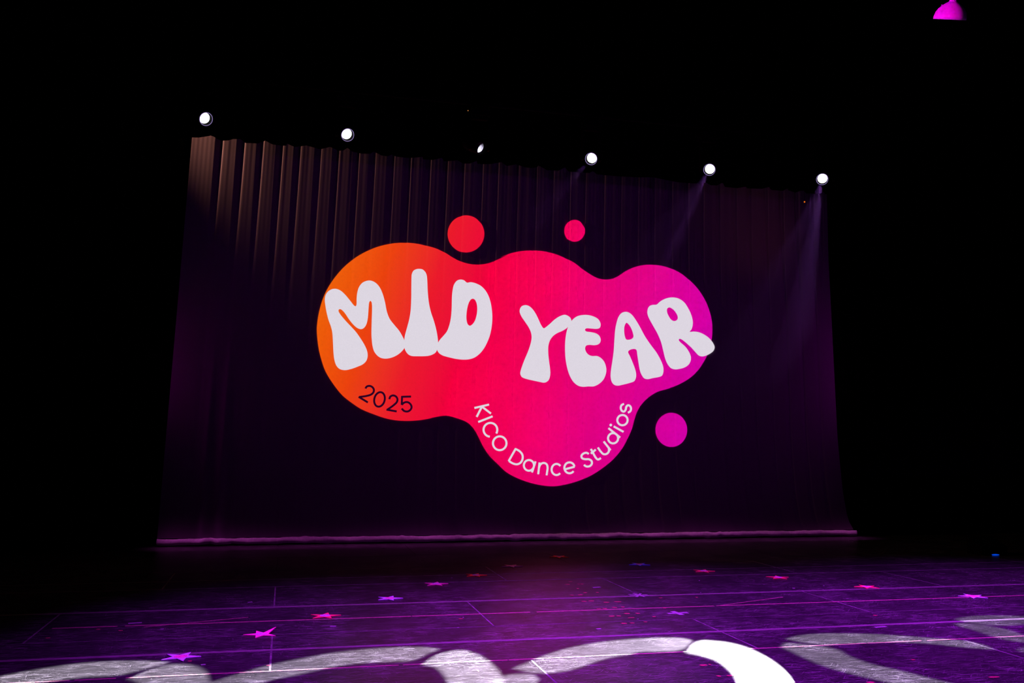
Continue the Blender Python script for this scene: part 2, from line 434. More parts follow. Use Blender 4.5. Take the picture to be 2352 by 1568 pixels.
blob = (A([(128, 1300), (130, 1230), (145, 1120), (175, 1000), (210, 905), (260, 810), (330, 710), (420, 610), (530, 520), (640, 455), (750, 408), (870, 375), (980, 360), (1090, 358), (1200, 370), (1300, 392), (1400, 422), (1490, 465), (1560, 510), (1640, 550), (1720, 577), (1800, 588), (1880, 586), (1960, 570), (2050, 532), (2150, 485)])
  + Cc([(0, 470), (100, 430), (200, 410), (310, 404), (420, 412), (520, 435), (620, 475), (710, 520), (790, 580), (870, 635), (940, 672), (1010, 686), (1080, 680), (1140, 655), (1210, 608), (1290, 570), (1370, 549), (1460, 542), (1560, 552), (1660, 580), (1750, 625), (1840, 695), (1920, 780), (1985, 880), (2030, 990), (2055, 1100), (2058, 1190), (2050, 1280), (2005, 1430), (1960, 1510)])
  + E_([(2167, 0), (2100, 65), (2000, 125), (1900, 165), (1800, 195), (1720, 245), (1660, 305), (1620, 370), (1595, 440), (1570, 530), (1530, 620), (1480, 710), (1400, 805), (1310, 880), (1200, 950), (1080, 1000), (970, 1030), (870, 1044), (760, 1035), (650, 1010), (540, 970), (440, 915), (370, 850), (290, 770), (235, 690), (190, 600), (150, 530), (90, 470), (0, 433)])
  + D([(1500, 804), (1400, 815), (1300, 838), (1200, 853), (1080, 859), (960, 852), (850, 830), (720, 785), (600, 735), (500, 670), (400, 590), (310, 480), (220, 335), (170, 190), (145, 80)]))
logo = cloth_patch('logo_blob', [spline(blob, 4)], 0.007, M_pic, backdrop, 0.024)
tag(logo, 'glowing rounded cloud shape fading from orange through red to purple')
for (x, y, rx, ry), lb in zip(((1070.1, 537.2, 42.1, 42.5), (1319.7, 530, 23.8, 25), (1541.2, 986.9, 36.3, 39.2)), ('large red round spot above the cloud shape', 'small pink round spot above the cloud shape', 'purple round spot beside the foot of the cloud shape')):
    tag(cloth_patch('logo_dot', [ell(x, y, rx, ry)], 0.007, M_pic, backdrop, 0.022), lb)

L_M = (A([(212, 960), (218, 920), (240, 880), (280, 852), (325, 845), (375, 862), (425, 905), (480, 970), (520, 1020), (538, 1030), (547, 1015), (549, 950), (555, 890), (575, 825), (615, 778), (680, 757), (740, 775), (790, 825), (825, 900), (850, 990), (870, 1090), (900, 1165), (950, 1230), (1000, 1290), (1035, 1350), (1053, 1392)])
  + D([(1057, 50), (1055, 85), (1030, 120), (990, 155), (940, 182), (890, 197), (845, 200), (800, 190), (765, 165), (735, 125), (718, 70), (710, 10)])
  + A([(706, 1330), (708, 1200), (712, 1080), (711, 1010), (706, 985), (695, 973), (683, 985), (676, 1040), (672, 1100), (665, 1170), (650, 1225), (625, 1260), (597, 1272), (560, 1262), (515, 1225), (470, 1170), (430, 1110), (400, 1075), (375, 1060), (360, 1065), (357, 1080), (372, 1110), (420, 1170), (490, 1245), (540, 1300), (590, 1370)])
  + D([(640, 70), (662, 130), (665, 180), (650, 225), (615, 260), (560, 285), (490, 310), (425, 322), (370, 310), (335, 275), (315, 220), (305, 150), (300, 60), (297, 0)])
  + A([(290, 1300), (275, 1240), (250, 1170), (230, 1090), (218, 1020)]))
L_I = (A([(1053, 1392), (1060, 1340), (1080, 1265), (1105, 1170), (1120, 1080), (1127, 950), (1128, 850), (1130, 720), (1133, 690), (1150, 655), (1180, 638), (1212, 634), (1248, 640), (1275, 665), (1290, 700), (1296, 750), (1302, 880), (1315, 1000), (1335, 1090), (1365, 1180), (1390, 1270), (1405, 1350), (1411, 1415)])
  + D([(1406, 75), (1401, 105), (1385, 135), (1350, 158), (1300, 172), (1200, 175), (1130, 172), (1095, 155), (1068, 120), (1055, 85), (1053, 50)]))
L_D = (A([(1411, 1418), (1430, 1385), (1470, 1340), (1505, 1295), (1530, 1230), (1547, 1150), (1555, 1050), (1558, 930), (1565, 860), (1580, 800), (1610, 760), (1645, 747), (1685, 755), (1718, 780), (1755, 775), (1810, 787), (1865, 815), (1910, 860), (1945, 920), (1970, 1000), (1984, 1100), (1985, 1180), (1975, 1270), (1957, 1345)])
  + D([(1930, 30), (1895, 95), (1850, 150), (1795, 190), (1735, 208), (1670, 211), (1600, 203), (1540, 190), (1500, 180), (1455, 165), (1420, 140), (1402, 108), (1405, 70)]))
H_D = A([(1778, 950), (1800, 960), (1818, 995), (1826, 1050), (1820, 1120), (1800, 1185), (1775, 1220), (1748, 1236), (1725, 1220), (1712, 1170), (1712, 1110), (1722, 1040), (1740, 985), (1760, 957)])
L_Y = (Cc([(183, 1000), (187, 970), (205, 945), (240, 935), (275, 945), (310, 975), (340, 1020), (365, 1070), (390, 1125), (410, 1155), (420, 1160), (440, 1148), (480, 1115), (520, 1078), (570, 1045), (620, 1029), (655, 1040), (680, 1065), (686, 1095), (668, 1130), (640, 1160), (600, 1185), (550, 1207), (510, 1235), (480, 1275), (463, 1330), (462, 1400), (470, 1480)])
  + E_([(838, 10), (836, 50), (825, 85), (805, 105), (780, 112), (740, 105), (680, 92), (610, 75), (580, 60), (567, 30), (572, 0)])
  + Cc([(225, 1480), (265, 1385), (290, 1310), (300, 1250), (293, 1200), (270, 1150), (230, 1090), (200, 1045)]))
L_E = (Cc([(626, 1300), (635, 1220), (650, 1160), (670, 1115), (700, 1075), (740, 1045), (790, 1032), (850, 1032), (900, 1045), (945, 1070), (968, 1105), (971, 1135), (960, 1158), (930, 1166), (880, 1163), (830, 1162), (818, 1175), (830, 1190), (870, 1197), (920, 1208), (955, 1230), (971, 1262), (970, 1290), (950, 1315), (910, 1325), (860, 1322), (830, 1330), (820, 1355), (830, 1390), (855, 1418), (890, 1430), (935, 1430), (975, 1450), (1005, 1485), (1022, 1530)])
  + E_([(1342, 0), (1335, 40), (1315, 85), (1280, 120), (1230, 145), (1180, 146), (1130, 149), (1090, 140), (1050, 110), (1020, 65), (1000, 15)])
  + Cc([(635, 1490), (626, 1400)]))
L_A = (Cc([(1215, 1000), (1250, 1010), (1280, 1035), (1320, 1090), (1360, 1160), (1400, 1235), (1450, 1310), (1510, 1390), (1555, 1470), (1578, 1530)])
  + E_([(1855, 0), (1852, 25), (1840, 50), (1810, 62), (1760, 71), (1710, 81), (1680, 72), (1660, 45), (1645, 10)])
  + Cc([(1340, 1500), (1328, 1420), (1320, 1372), (1305, 1362), (1270, 1365), (1245, 1378), (1238, 1392), (1255, 1430), (1285, 1500)])
  + E_([(1603, 0), (1610, 40), (1605, 75), (1590, 100), (1560, 112), (1500, 128), (1440, 139), (1410, 130), (1390, 105), (1380, 60), (1382, 10)])
  + Cc([(1085, 1480), (1098, 1380), (1105, 1270), (1112, 1180), (1125, 1110), (1145, 1050), (1175, 1012)]))
H_A = Cc([(1222, 1107), (1245, 1125), (1270, 1165), (1287, 1215), (1290, 1245), (1275, 1262), (1245, 1272), (1220, 1268), (1207, 1240), (1200, 1190), (1203, 1140)])
L_R = Cc([(1425, 1000), (1432, 965), (1450, 942), (1480, 932), (1515, 930), (1550, 900), (1600, 873), (1660, 860), (1720, 868), (1775, 900), (1815, 950), (1845, 1010), (1865, 1075), (1868, 1120), (1855, 1170), (1838, 1193), (1880, 1192), (1930, 1200), (1985, 1225), (2035, 1265), (2068, 1310), (2080, 1345), (2068, 1380), (2030, 1410), (1985, 1430), (1955, 1434), (1925, 1425), (1895, 1395), (1850, 1345), (1800, 1300), (1760, 1270), (1740, 1263), (1730, 1272), (1745, 1295), (1790, 1335), (1825, 1380), (1847, 1430), (1848, 1470), (1830, 1510), (1790, 1540), (1740, 1555), (1695, 1560), (1655, 1548), (1625, 1515), (1600, 1460), (1580, 1380), (1560, 1300), (1530, 1225), (1490, 1150), (1450, 1080), (1430, 1035)])
H_R = Cc([(1640, 958), (1670, 972), (1700, 1005), (1720, 1045), (1717, 1075), (1690, 1090), (1660, 1078), (1635, 1045), (1618, 1005), (1618, 970)])
for ch, out, holes in (('M', L_M, []), ('I', L_I, []), ('D', L_D, [H_D]), ('Y', L_Y, []), ('E', L_E, []), ('A', L_A, [H_A]), ('R', L_R, [H_R])):
    tag(cloth_patch('letter', [spline(out, 4)] + [spline(h, 4) for h in holes], 0.011, M_white, logo, 0.024), 'puffy white letter ' + ch)

def ribbon(p, w, closed=False):
    p = np.array(p, float); n = len(p)
    L, R_ = [], []
    for i in range(n):
        if closed: a, b = p[(i - 1) % n], p[(i + 1) % n]
        else: a, b = p[max(i - 1, 0)], p[min(i + 1, n - 1)]
        t = (b - a) / max(1e-6, np.hypot(*(b - a))); nn = np.array([-t[1], t[0]])
        k = 1.0
        if 0 < i < n - 1 or closed:
            s = p[(i + 1) % n] - p[i]; s = s / max(1e-6, np.hypot(*s)); k = 1 / max(0.45, abs(t @ s))
        L.append(p[i] + nn * w / 2 * k); R_.append(p[i] - nn * w / 2 * k)
    return L, R_
def stroke_mesh(name, strokes, w, material, parent, label):
    v, f = [], []
    for pts, closed in strokes:
        dense = []
        seq = list(pts) + ([pts[0]] if closed else [])
        for a, b in zip(seq[:-1], seq[1:]):
            k = max(1, int(math.hypot(b[0] - a[0], b[1] - a[1]) / 4))
            dense += [(a[0] + (b[0] - a[0]) * q / k, a[1] + (b[1] - a[1]) * q / k) for q in range(k)]
        pts = dense if closed else dense + [seq[-1]]
        L, R_ = ribbon(pts, w, closed); n = len(L); n0 = len(v)
        for a, b in zip(L, R_):
            for q in (a, b):
                x, z = to_cloth(q); v.append((x, drape_y(x, z) - 0.011, z))
        for i in range(n if closed else n - 1):
            j = (i + 1) % n; f.append((n0 + 2 * i, n0 + 2 * i + 1, n0 + 2 * j + 1, n0 + 2 * j))
    o = mesh_obj(name, v, f, material, parent); tag(o, label); return o
def arc(cx, cy, r, a0, a1, n=26, ry=None):
    return [(cx + r * math.cos(math.radians(a0 + (a1 - a0) * k / n)), cy + (ry or r) * math.sin(math.radians(a0 + (a1 - a0) * k / n))) for k in range(n + 1)]
def sm(p): return spline(p, 5, False)
ring = lambda cx, cy, rx, ry: (ell(cx, cy, rx, ry, 40), True)
T = {
 'K': [([(154, 340), (286, 309)], False), ([(222, 326), (174, 420)], False), ([(224, 330), (303, 390)], False)],
 'I': [([(188, 466), (318, 415)], False)],
 'C': [(arc(298, 536, 62, 32, -265, 40), False)],
 'O': [ring(382, 657, 61, 62)],
 'D': [([(528, 703), (462, 819)], False), (sm([(523, 708), (562, 729), (587, 762), (588, 800), (570, 832), (540, 846), (505, 840), (467, 818)]), False)],
 'a': [ring(646, 856, 46, 48), ([(706, 820), (674, 920)], False)],
 'n': [([(742, 830), (730, 936)], False), (sm([(736, 880), (750, 848), (778, 834), (806, 846), (815, 875), (812, 905), (806, 946)]), False)],
 'c': [(arc(895, 893, 44, -38, -318, 30, 50), False)],
 'e': [([(970, 892), (1058, 868)], False), (arc(1012, 878, 46, -14, -322, 34, 49), False)],
 'S': [(sm([(1184, 754), (1165, 743), (1140, 748), (1120, 768), (1124, 790), (1150, 800), (1185, 801), (1208, 815), (1213, 838), (1198, 860), (1172, 867), (1152, 860), (1143, 850)]), False)],
 't': [(sm([(1203, 708), (1225, 748), (1248, 788), (1267, 803), (1294, 790)]), False), ([(1203, 750), (1247, 714)], False)],
 'u': [(sm([(1266, 695), (1292, 732), (1318, 755), (1345, 752), (1364, 730), (1364, 700)]), False), ([(1318, 641), (1380, 720)], False)],
 'd': [ring(1402, 612, 45, 46), ([(1360, 521), (1466, 606)], False)],
 'i': [([(1407, 505), (1496, 555)], False), (ell(1381, 493, 3, 3, 10), True)],
 'o': [ring(1486, 449, 46, 46)],
 's': [(sm([(1500, 303), (1478, 315), (1471, 341), (1481, 366), (1500, 372), (1515, 354), (1521, 328), (1537, 315), (1556, 325), (1563, 350), (1553, 372), (1535, 381)]), False)],
}
for ch, st in T.items():
    w = 4.6
    stroke_mesh('small_letter', [(E_(p), c) for p, c in st], w, M_white, logo, 'thin white letter ' + ch + ' on the curved line of words')
def tilt(cx, cy, a, b, deg, n=40):
    t = math.radians(deg); return [(cx + b * math.cos(q) * math.cos(t) - a * math.sin(q) * math.sin(t), cy + b * math.cos(q) * math.sin(t) + a * math.sin(q) * math.cos(t)) for q in [2 * math.pi * k / n for k in range(n)]]
N2 = [('first 2', [(sm([(643, 517), (655, 497), (685, 489), (714, 501), (731, 527), (727, 556), (702, 580), (650, 596), (576, 606)]), False), ([(570, 604), (668, 664)], False)]),
      ('0', [(tilt(791, 632, 78, 55, 14), True)]),
      ('second 2', [(sm([(895, 630), (906, 602), (935, 590), (966, 602), (981, 630), (974, 660), (942, 692), (872, 742)]), False), ([(864, 740), (973, 759)], False)]),
      ('5', [([(1125, 602), (1030, 604), (1026, 690)], False), (sm([(1026, 690), (1052, 666), (1088, 661), (1118, 682), (1130, 715), (1114, 746), (1084, 760), (1050, 753), (1026, 728)]), False)])]
for ch, st in N2:
    stroke_mesh('digit', [(D(p), c) for p, c in st], 4.6, M_ink, logo, 'thin dark digit, the ' + ch + ' of the year')

# ---------------------------------------------------------------- black curtains round the backdrop
ZHEM = float(at_depth(1187, 379, 13.1)[2])
c1 = [(400, 453), (450, 455), (520, 445), (565, 436), (590, 445), (630, 470), (665, 482), (720, 480), (770, 467), (830, 468), (850, 480), (875, 502), (990, 507), (1020, 495), (1055, 482), (1120, 515), (1165, 522), (1243, 528), (1250, 507), (1310, 535), (1325, 538), (1370, 533), (1425, 525), (1510, 548), (1535, 558), (1560, 557), (1640, 538), (1690, 560), (1710, 573), (1760, 570), (1795, 547), (1840, 580), (1880, 590), (1920, 598), (2000, 600), (2035, 580), (2100, 615), (2150, 622), (2170, 618), (2195, 605)]
c8 = [(10, 612), (40, 625), (130, 637), (200, 635), (275, 628), (280, 650), (370, 655), (450, 637), (470, 668), (520, 665), (590, 658), (640, 688), (700, 688), (765, 665), (770, 692), (890, 693), (985, 675), (1035, 710), (1120, 695), (1200, 722), (1260, 728), (1310, 720), (1320, 705), (1400, 748), (1500, 752), (1560, 722), (1590, 760), (1730, 770), (1780, 772), (1810, 757), (1850, 785), (2000, 800), (2200, 812), (2352, 812), (2500, 842)]
c6 = [(50, 622), (180, 630), (300, 638), (370, 622), (430, 655), (500, 658), (560, 630), (580, 632), (600, 675), (750, 690), (850, 672), (870, 692), (1040, 698), (1135, 675), (1145, 700), (1165, 712), (1300, 722), (1355, 690), (1362, 715), (1450, 743), (1510, 722), (1550, 720), (1575, 752), (1730, 760), (1790, 735), (1800, 760)]
hemline = [(x / 3.92 + 340, y / 3.92 + 200) for x, y in c1] + [(x / 3.92 + 900, y / 3.92 + 200) for x, y in c8] + [(x / 5.227 + 1550, y / 5.227 + 300) for x, y in c6]
hemline = [(441 - 45 * k, 315 - 4.6 * k + (6 if k % 2 else -5)) for k in range(14, 0, -1)] + hemline + [(1905 + 40 * k, 446 + 3.2 * k + (5 if k % 2 else -5)) for k in range(1, 16)]
P = [at_height(x, y, ZHEM) for x, y in hemline]
bv, bf = [], []
for p in P:
    for z in (ZHEM, 8.2, 10.4): bv.append((p[0], p[1], z))
for i in range(len(P) - 1):
    for k in range(2): bf.append((3 * i + k, 3 * i + 3 + k, 3 * i + 4 + k, 3 * i + 1 + k))
border = mesh_obj('border_curtain', bv, bf, M_velvet)
tag(border, 'black pleated border curtain hanging across the top of the lit backdrop', 'curtain')
def leg_curtain(x0, x1, y, label):
    n = 90; v, f = [], []
    for i in range(n):
        x = x0 + (x1 - x0) * i / (n - 1); yy = y + 0.07 * math.sin(x * 19) + 0.02 * math.sin(x * 47)
        for z in (0.02, 3.0, 10.4): v.append((x, yy, z))
    for i in range(n - 1):
        for k in range(2): f.append((3 * i + k, 3 * i + 3 + k, 3 * i + 4 + k, 3 * i + 1 + k))
    tag(mesh_obj('leg_curtain', v, f, M_velvet, None, True), label, 'curtain')
leg_curtain(-6.6, -1.2, 14.75, 'black side curtain beside the straight edge of the backdrop')
leg_curtain(9.0, 14.8, 14.75, 'black side curtain beside the flared edge of the backdrop')

# ---------------------------------------------------------------- gobo lights on a batten
LAMPY = 12.6
lamp_px = [(469.5, 271), (796, 307.5), (1102, 339), (1359.5, 363), (1630.5, 388), (1889, 410)]
lamp_pos = [Vector(at_depth(x, y, LAMPY)) for x, y in lamp_px]
ZBAT = max(p.z for p in lamp_pos) + 0.62
bt = MB(); bt.tube([(-4.5, LAMPY + 0.1, ZBAT), (12.5, LAMPY + 0.1, ZBAT)], 0.025, 12)
batten = tag(bt.build('lighting_batten', M_black_metal, None, True), 'black lighting pipe carrying the row of six stage lights', 'pipe')
def floor_at(x, y): return at_height(x, y, 0.0)
c1_ = lambda pts: [(x / 3.92, y / 3.92 + 1200) for x, y in pts]
c2_ = lambda pts: [(x / 3.92 + 500, y / 3.92 + 1200) for x, y in pts]
c3_ = lambda pts: [(x / 4.26 + 1000, y / 4.26 + 1200) for x, y in pts]
c4_ = lambda pts: [(x / 4.26 + 1400, y / 4.26 + 1200) for x, y in pts]
c5_ = lambda pts: [(x / 4.261 + 1800, y / 4.261 + 1200) for x, y in pts]
# each gobo: pieces as (brightness, outer edge, inner edge), both from one tip to the other, traced in image pixels and cast onto the floor
G1 = [(0.8, c1_([(-300, 1470), (0, 1385), (150, 1355), (400, 1310), (700, 1270), (1000, 1250), (1300, 1247), (1500, 1256)]),
             c1_([(-300, 1560), (0, 1500), (200, 1465), (400, 1438), (500, 1420), (700, 1395), (950, 1380), (1100, 1365), (1250, 1330), (1400, 1290), (1500, 1262)])),
      (0.8, c1_([(1165, 1402), (1250, 1362), (1400, 1308), (1550, 1275), (1700, 1280), (1800, 1310), (1860, 1360), (1885, 1443), (1890, 1520)]),
             c1_([(1165, 1404), (1210, 1420), (1255, 1445), (1290, 1480), (1310, 1530), (1890, 1580)]))]
G2 = [(0.85, c2_([(-200, 1480), (0, 1420), (200, 1360), (480, 1280), (800, 1215), (1100, 1165), (1400, 1135), (1650, 1122), (1850, 1122), (1985, 1138)]),
             c2_([(-200, 1600), (380, 1443), (500, 1410), (750, 1360), (950, 1315), (1100, 1285), (1300, 1262), (1500, 1252), (1700, 1245), (1800, 1220), (1900, 1175), (1985, 1142)])),
      (1.7, c2_([(1855, 1268), (1930, 1210), (2050, 1165), (2200, 1150)]) + c3_([(210, 1245), (350, 1270), (480, 1330), (570, 1400), (630, 1470), (655, 1530), (668, 1620), (670, 1700)]),
             c2_([(1855, 1272), (1960, 1300), (2040, 1370)]) + c3_([(70, 1470), (105, 1520), (128, 1580), (140, 1660), (670, 1760)])),
      (0.9, c3_([(640, 1505), (740, 1485), (850, 1480), (960, 1490), (1012, 1530)]), c3_([(640, 1640), (800, 1640), (900, 1620), (980, 1580), (1012, 1535)]))]
G3 = [(1.5, c3_([(770, 1422), (900, 1370), (1100, 1290), (1300, 1230), (1500, 1190), (1800, 1150)]) + c4_([(426, 1128), (500, 1125), (650, 1127), (760, 1138), (805, 1150)]),
             c3_([(770, 1426), (850, 1445), (950, 1465), (1080, 1468), (1200, 1458), (1350, 1430), (1500, 1380), (1700, 1320), (1900, 1285)]) + c4_([(300, 1262), (500, 1258), (650, 1250), (720, 1235), (770, 1195), (805, 1154)])),
      (3.6, c4_([(745, 1262), (790, 1210), (850, 1165), (950, 1152), (1100, 1165), (1300, 1210), (1500, 1300), (1650, 1400), (1750, 1500), (1795, 1568), (1830, 1650)]),
             c4_([(745, 1266), (900, 1300), (1050, 1350), (1150, 1420), (1210, 1480), (1240, 1530), (1255, 1580), (1262, 1650), (1830, 1800)]))]
G4 = [(0.42, c5_([(30, 1135), (130, 1110), (300, 1090), (600, 1085), (900, 1092), (1200, 1110), (1450, 1130), (1600, 1140), (1800, 1160), (1950, 1195), (2042, 1233)]),
             c5_([(30, 1137), (100, 1155), (250, 1180), (400, 1198), (500, 1190), (700, 1180), (900, 1170), (1200, 1172), (1500, 1190), (1700, 1213), (1900, 1230), (2042, 1236)])),
      (0.46, c5_([(-12, 1172), (150, 1185), (300, 1200), (450, 1225), (540, 1250), (600, 1290), (750, 1350), (900, 1395), (1100, 1440), (1300, 1490), (1500, 1540), (1700, 1590)]),
             c5_([(-12, 1210), (100, 1270), (250, 1340), (400, 1400), (600, 1460), (800, 1510), (950, 1545), (1100, 1585), (1300, 1640), (1700, 1720)]))]
G5 = [(0.42, c5_([(1690, 942), (1800, 920), (2000, 908), (2352, 915), (2600, 925), (2900, 960)]), c5_([(1690, 946), (1750, 965), (1850, 985), (2000, 1000), (2250, 1003), (2352, 990), (2600, 975), (2900, 968)])),
      (0.42, c5_([(1690, 983), (1850, 990), (2000, 1010), (2200, 1050), (2352, 1105), (2600, 1160)]), c5_([(1690, 990), (1720, 1010), (1850, 1045), (2000, 1095), (2200, 1150), (2352, 1172), (2600, 1200)])),
      (0.3, c5_([(2300, 1252), (2330, 1230), (2400, 1215), (2500, 1220)]), c5_([(2300, 1254), (2330, 1265), (2400, 1280), (2500, 1290)]))]

def gobo_light(name, src, aim, pieces, watts, blur):
    """a spot whose beam is cut by a pattern plate: the plate's openings are traced in image pixels where they fall on the stage floor"""
    o = spot(name, src, aim, watts, (0.93, 0.81, 1.0), 46, 0.15, 0.02)
    l = o.data; l.use_nodes = True; nt = l.node_tree; nt.nodes.clear()
    out = nd(nt, 'ShaderNodeOutputLight'); em = nd(nt, 'ShaderNodeEmission'); nt.links.new(em.outputs[0], out.inputs[0])
    geo = nd(nt, 'ShaderNodeNewGeometry')
    sep = nd(nt, 'ShaderNodeSeparateXYZ'); nt.links.new(geo.outputs['Incoming'], sep.inputs[0])
    def mth(op, a, b=None):
        n = nd(nt, 'ShaderNodeMath', operation=op)
        for i, v in enumerate((a, b)):
            if v is None: continue
            if isinstance(v, (int, float)): n.inputs[i].default_value = v
            else: nt.links.new(v, n.inputs[i])
        return n.outputs[0]
    sx = mth('DIVIDE', sep.outputs[0], sep.outputs[2]); sy = mth('DIVIDE', sep.outputs[1], sep.outputs[2])
    X = mth('ADD', mth('MULTIPLY', sx, -src[2]), src[0]); Y = mth('ADD', mth('MULTIPLY', sy, -src[2]), src[1])
    total = None
    for wgt, outer, inner in pieces:
        po = np.array([floor_at(*p)[:2] for p in outer]); pi_ = np.array([floor_at(*p)[:2] for p in inner])
        best = None
        for k in range(-60, 61):
            g = math.radians(k * 2); e = np.array([math.cos(g), math.sin(g)])
            bad = sum(np.minimum(0, np.diff(q @ e)).sum() / (abs((q @ e)[-1] - (q @ e)[0]) + .05) for q in (po, pi_))
            nn = np.array([-e[1], e[0]]); steep = max(np.max(np.abs(np.diff(q @ nn)) / (np.abs(np.diff(q @ e)) + 1e-3)) for q in (po, pi_))
            sc_ = bad * 100 - min(steep, 50) * 0.1
            if best is None or sc_ > best[0]: best = (sc_, e)
        e = best[1]; n = np.array([-e[1], e[0]])
        if (po.mean(0) - pi_.mean(0)) @ n < 0: n = -n
        a_o, b_o, a_i, b_i = po @ e, po @ n, pi_ @ e, pi_ @ n
        a0, a1 = min(a_o.min(), a_i.min()) - 0.15, max(a_o.max(), a_i.max()) + 0.15
        b0, b1 = min(b_o.min(), b_i.min()) - 0.6, max(b_o.max(), b_i.max()) + 0.6
        av = mth('ADD', mth('MULTIPLY', X, float(e[0])), mth('MULTIPLY', Y, float(e[1])))
        bv_ = mth('ADD', mth('MULTIPLY', X, float(n[0])), mth('MULTIPLY', Y, float(n[1])))
        t = mth('DIVIDE', mth('SUBTRACT', av, float(a0)), float(a1 - a0))
        bn = mth('DIVIDE', mth('SUBTRACT', bv_, float(b0)), float(b1 - b0))
        mask = None
        for aa, bb, sgn in ((a_o, b_o, 1), (a_i, b_i, -1)):
            keep = [0]
            for q in range(1, len(aa)):
                if aa[q] > aa[keep[-1]] + 0.004: keep.append(q)
            aa, bb = aa[keep], bb[keep]
            aa = np.concatenate([[a0, aa[0] - 0.03], aa, [aa[-1] + 0.03, a1]])
            bb = np.concatenate([[bb[0] - sgn * 0.4, bb[0] - sgn * 0.06], bb, [bb[-1] - sgn * 0.06, bb[-1] - sgn * 0.4]])
            fc = nd(nt, 'ShaderNodeFloatCurve'); cv = fc.mapping.curves[0]
            pts = [((p - a0) / (a1 - a0), (q - b0) / (b1 - b0)) for p, q in zip(aa, bb)]
            cv.points[0].location = pts[0]; cv.points[1].location = pts[-1]
            for p in pts[1:-1]: cv.points.new(*p)
            for p in cv.points: p.handle_type = 'AUTO_CLAMPED'
            fc.mapping.update()
            nt.links.new(t, fc.inputs['Value'])
            df = mth('MULTIPLY', mth('SUBTRACT', fc.outputs[0], bn), sgn * float(b1 - b0))
            mr = nd(nt, 'ShaderNodeMapRange', interpolation_type='SMOOTHSTEP'); mr.inputs[1].default_value = -blur; mr.inputs[2].default_value = blur
            nt.links.new(df, mr.inputs[0])
            mask = mr.outputs[0] if mask is None else mth('MULTIPLY', mask, mr.outputs[0])
        mask = mth('MULTIPLY', mask, wgt)
        total = mask if total is None else mth('ADD', total, mask)
    nt.links.new(total, em.inputs['Strength'])
    return o

M_lens = [mat('lit_lens', (0.8,) * 3, 0.3, 0.5, 0, (1.0, 0.98, 1.0), 4.0), None]
def dim_lens():
    mm = mat('half_lit_lens', (0.5,) * 3, 0.3, 0.5, 0, (0.8, 0.75, 1.0), 1.0)
    nt = mm.node_tree; b = nt.nodes['Principled BSDF']
    tc = nd(nt, 'ShaderNodeTexCoord'); nz = nd(nt, 'ShaderNodeTexNoise'); nz.inputs['Scale'].default_value = 30
    nt.links.new(tc.outputs['Object'], nz.inputs['Vector'])
    sp = nd(nt, 'ShaderNodeSeparateXYZ'); nt.links.new(tc.outputs['Object'], sp.inputs[0])
    ma = nd(nt, 'ShaderNodeMath', operation='MULTIPLY_ADD'); ma.inputs[1].default_value = -7.0      # the source sits low behind the lens
    nt.links.new(sp.outputs['Z'], ma.inputs[0]); nt.links.new(nz.outputs['Fac'], ma.inputs[2])
    mr = nd(nt, 'ShaderNodeMapRange'); mr.inputs[1].default_value = 0.2; mr.inputs[2].default_value = 0.85; mr.inputs[3].default_value = 0.12; mr.inputs[4].default_value = 2.0
    nt.links.new(ma.outputs[0], mr.inputs[0]); nt.links.new(mr.outputs[0], b.inputs['Emission Strength'])
    return mm
M_lens[1] = dim_lens()
aims = [Vector(floor_at(2330, 1445)), Vector(floor_at(2060, 1490)), lamp_pos[2] + (Vector(EYE) - lamp_pos[2]).normalized() * 0.62 + (Vector(rgt) * 0.82 - Vector(up) * 0.5) * 0.80, Vector(floor_at(230, 1560)), Vector(floor_at(860, 1540)), Vector(floor_at(1520, 1530))]
gob = [G5, G4, None, G1, G2, G3]
lamp_labels = ['stage light hung above the straight edge of the backdrop, end of the row', 'lit stage light second from the straight-edged end of the row',
               'half-lit stage light turned aside, dimmest of the six', 'lit stage light next to the half-lit one, its beam crossing the pleats',
               'lit stage light between the dark pleats and the end light, with a violet beam below', 'stage light hung above the flared edge of the backdrop, end of the row']
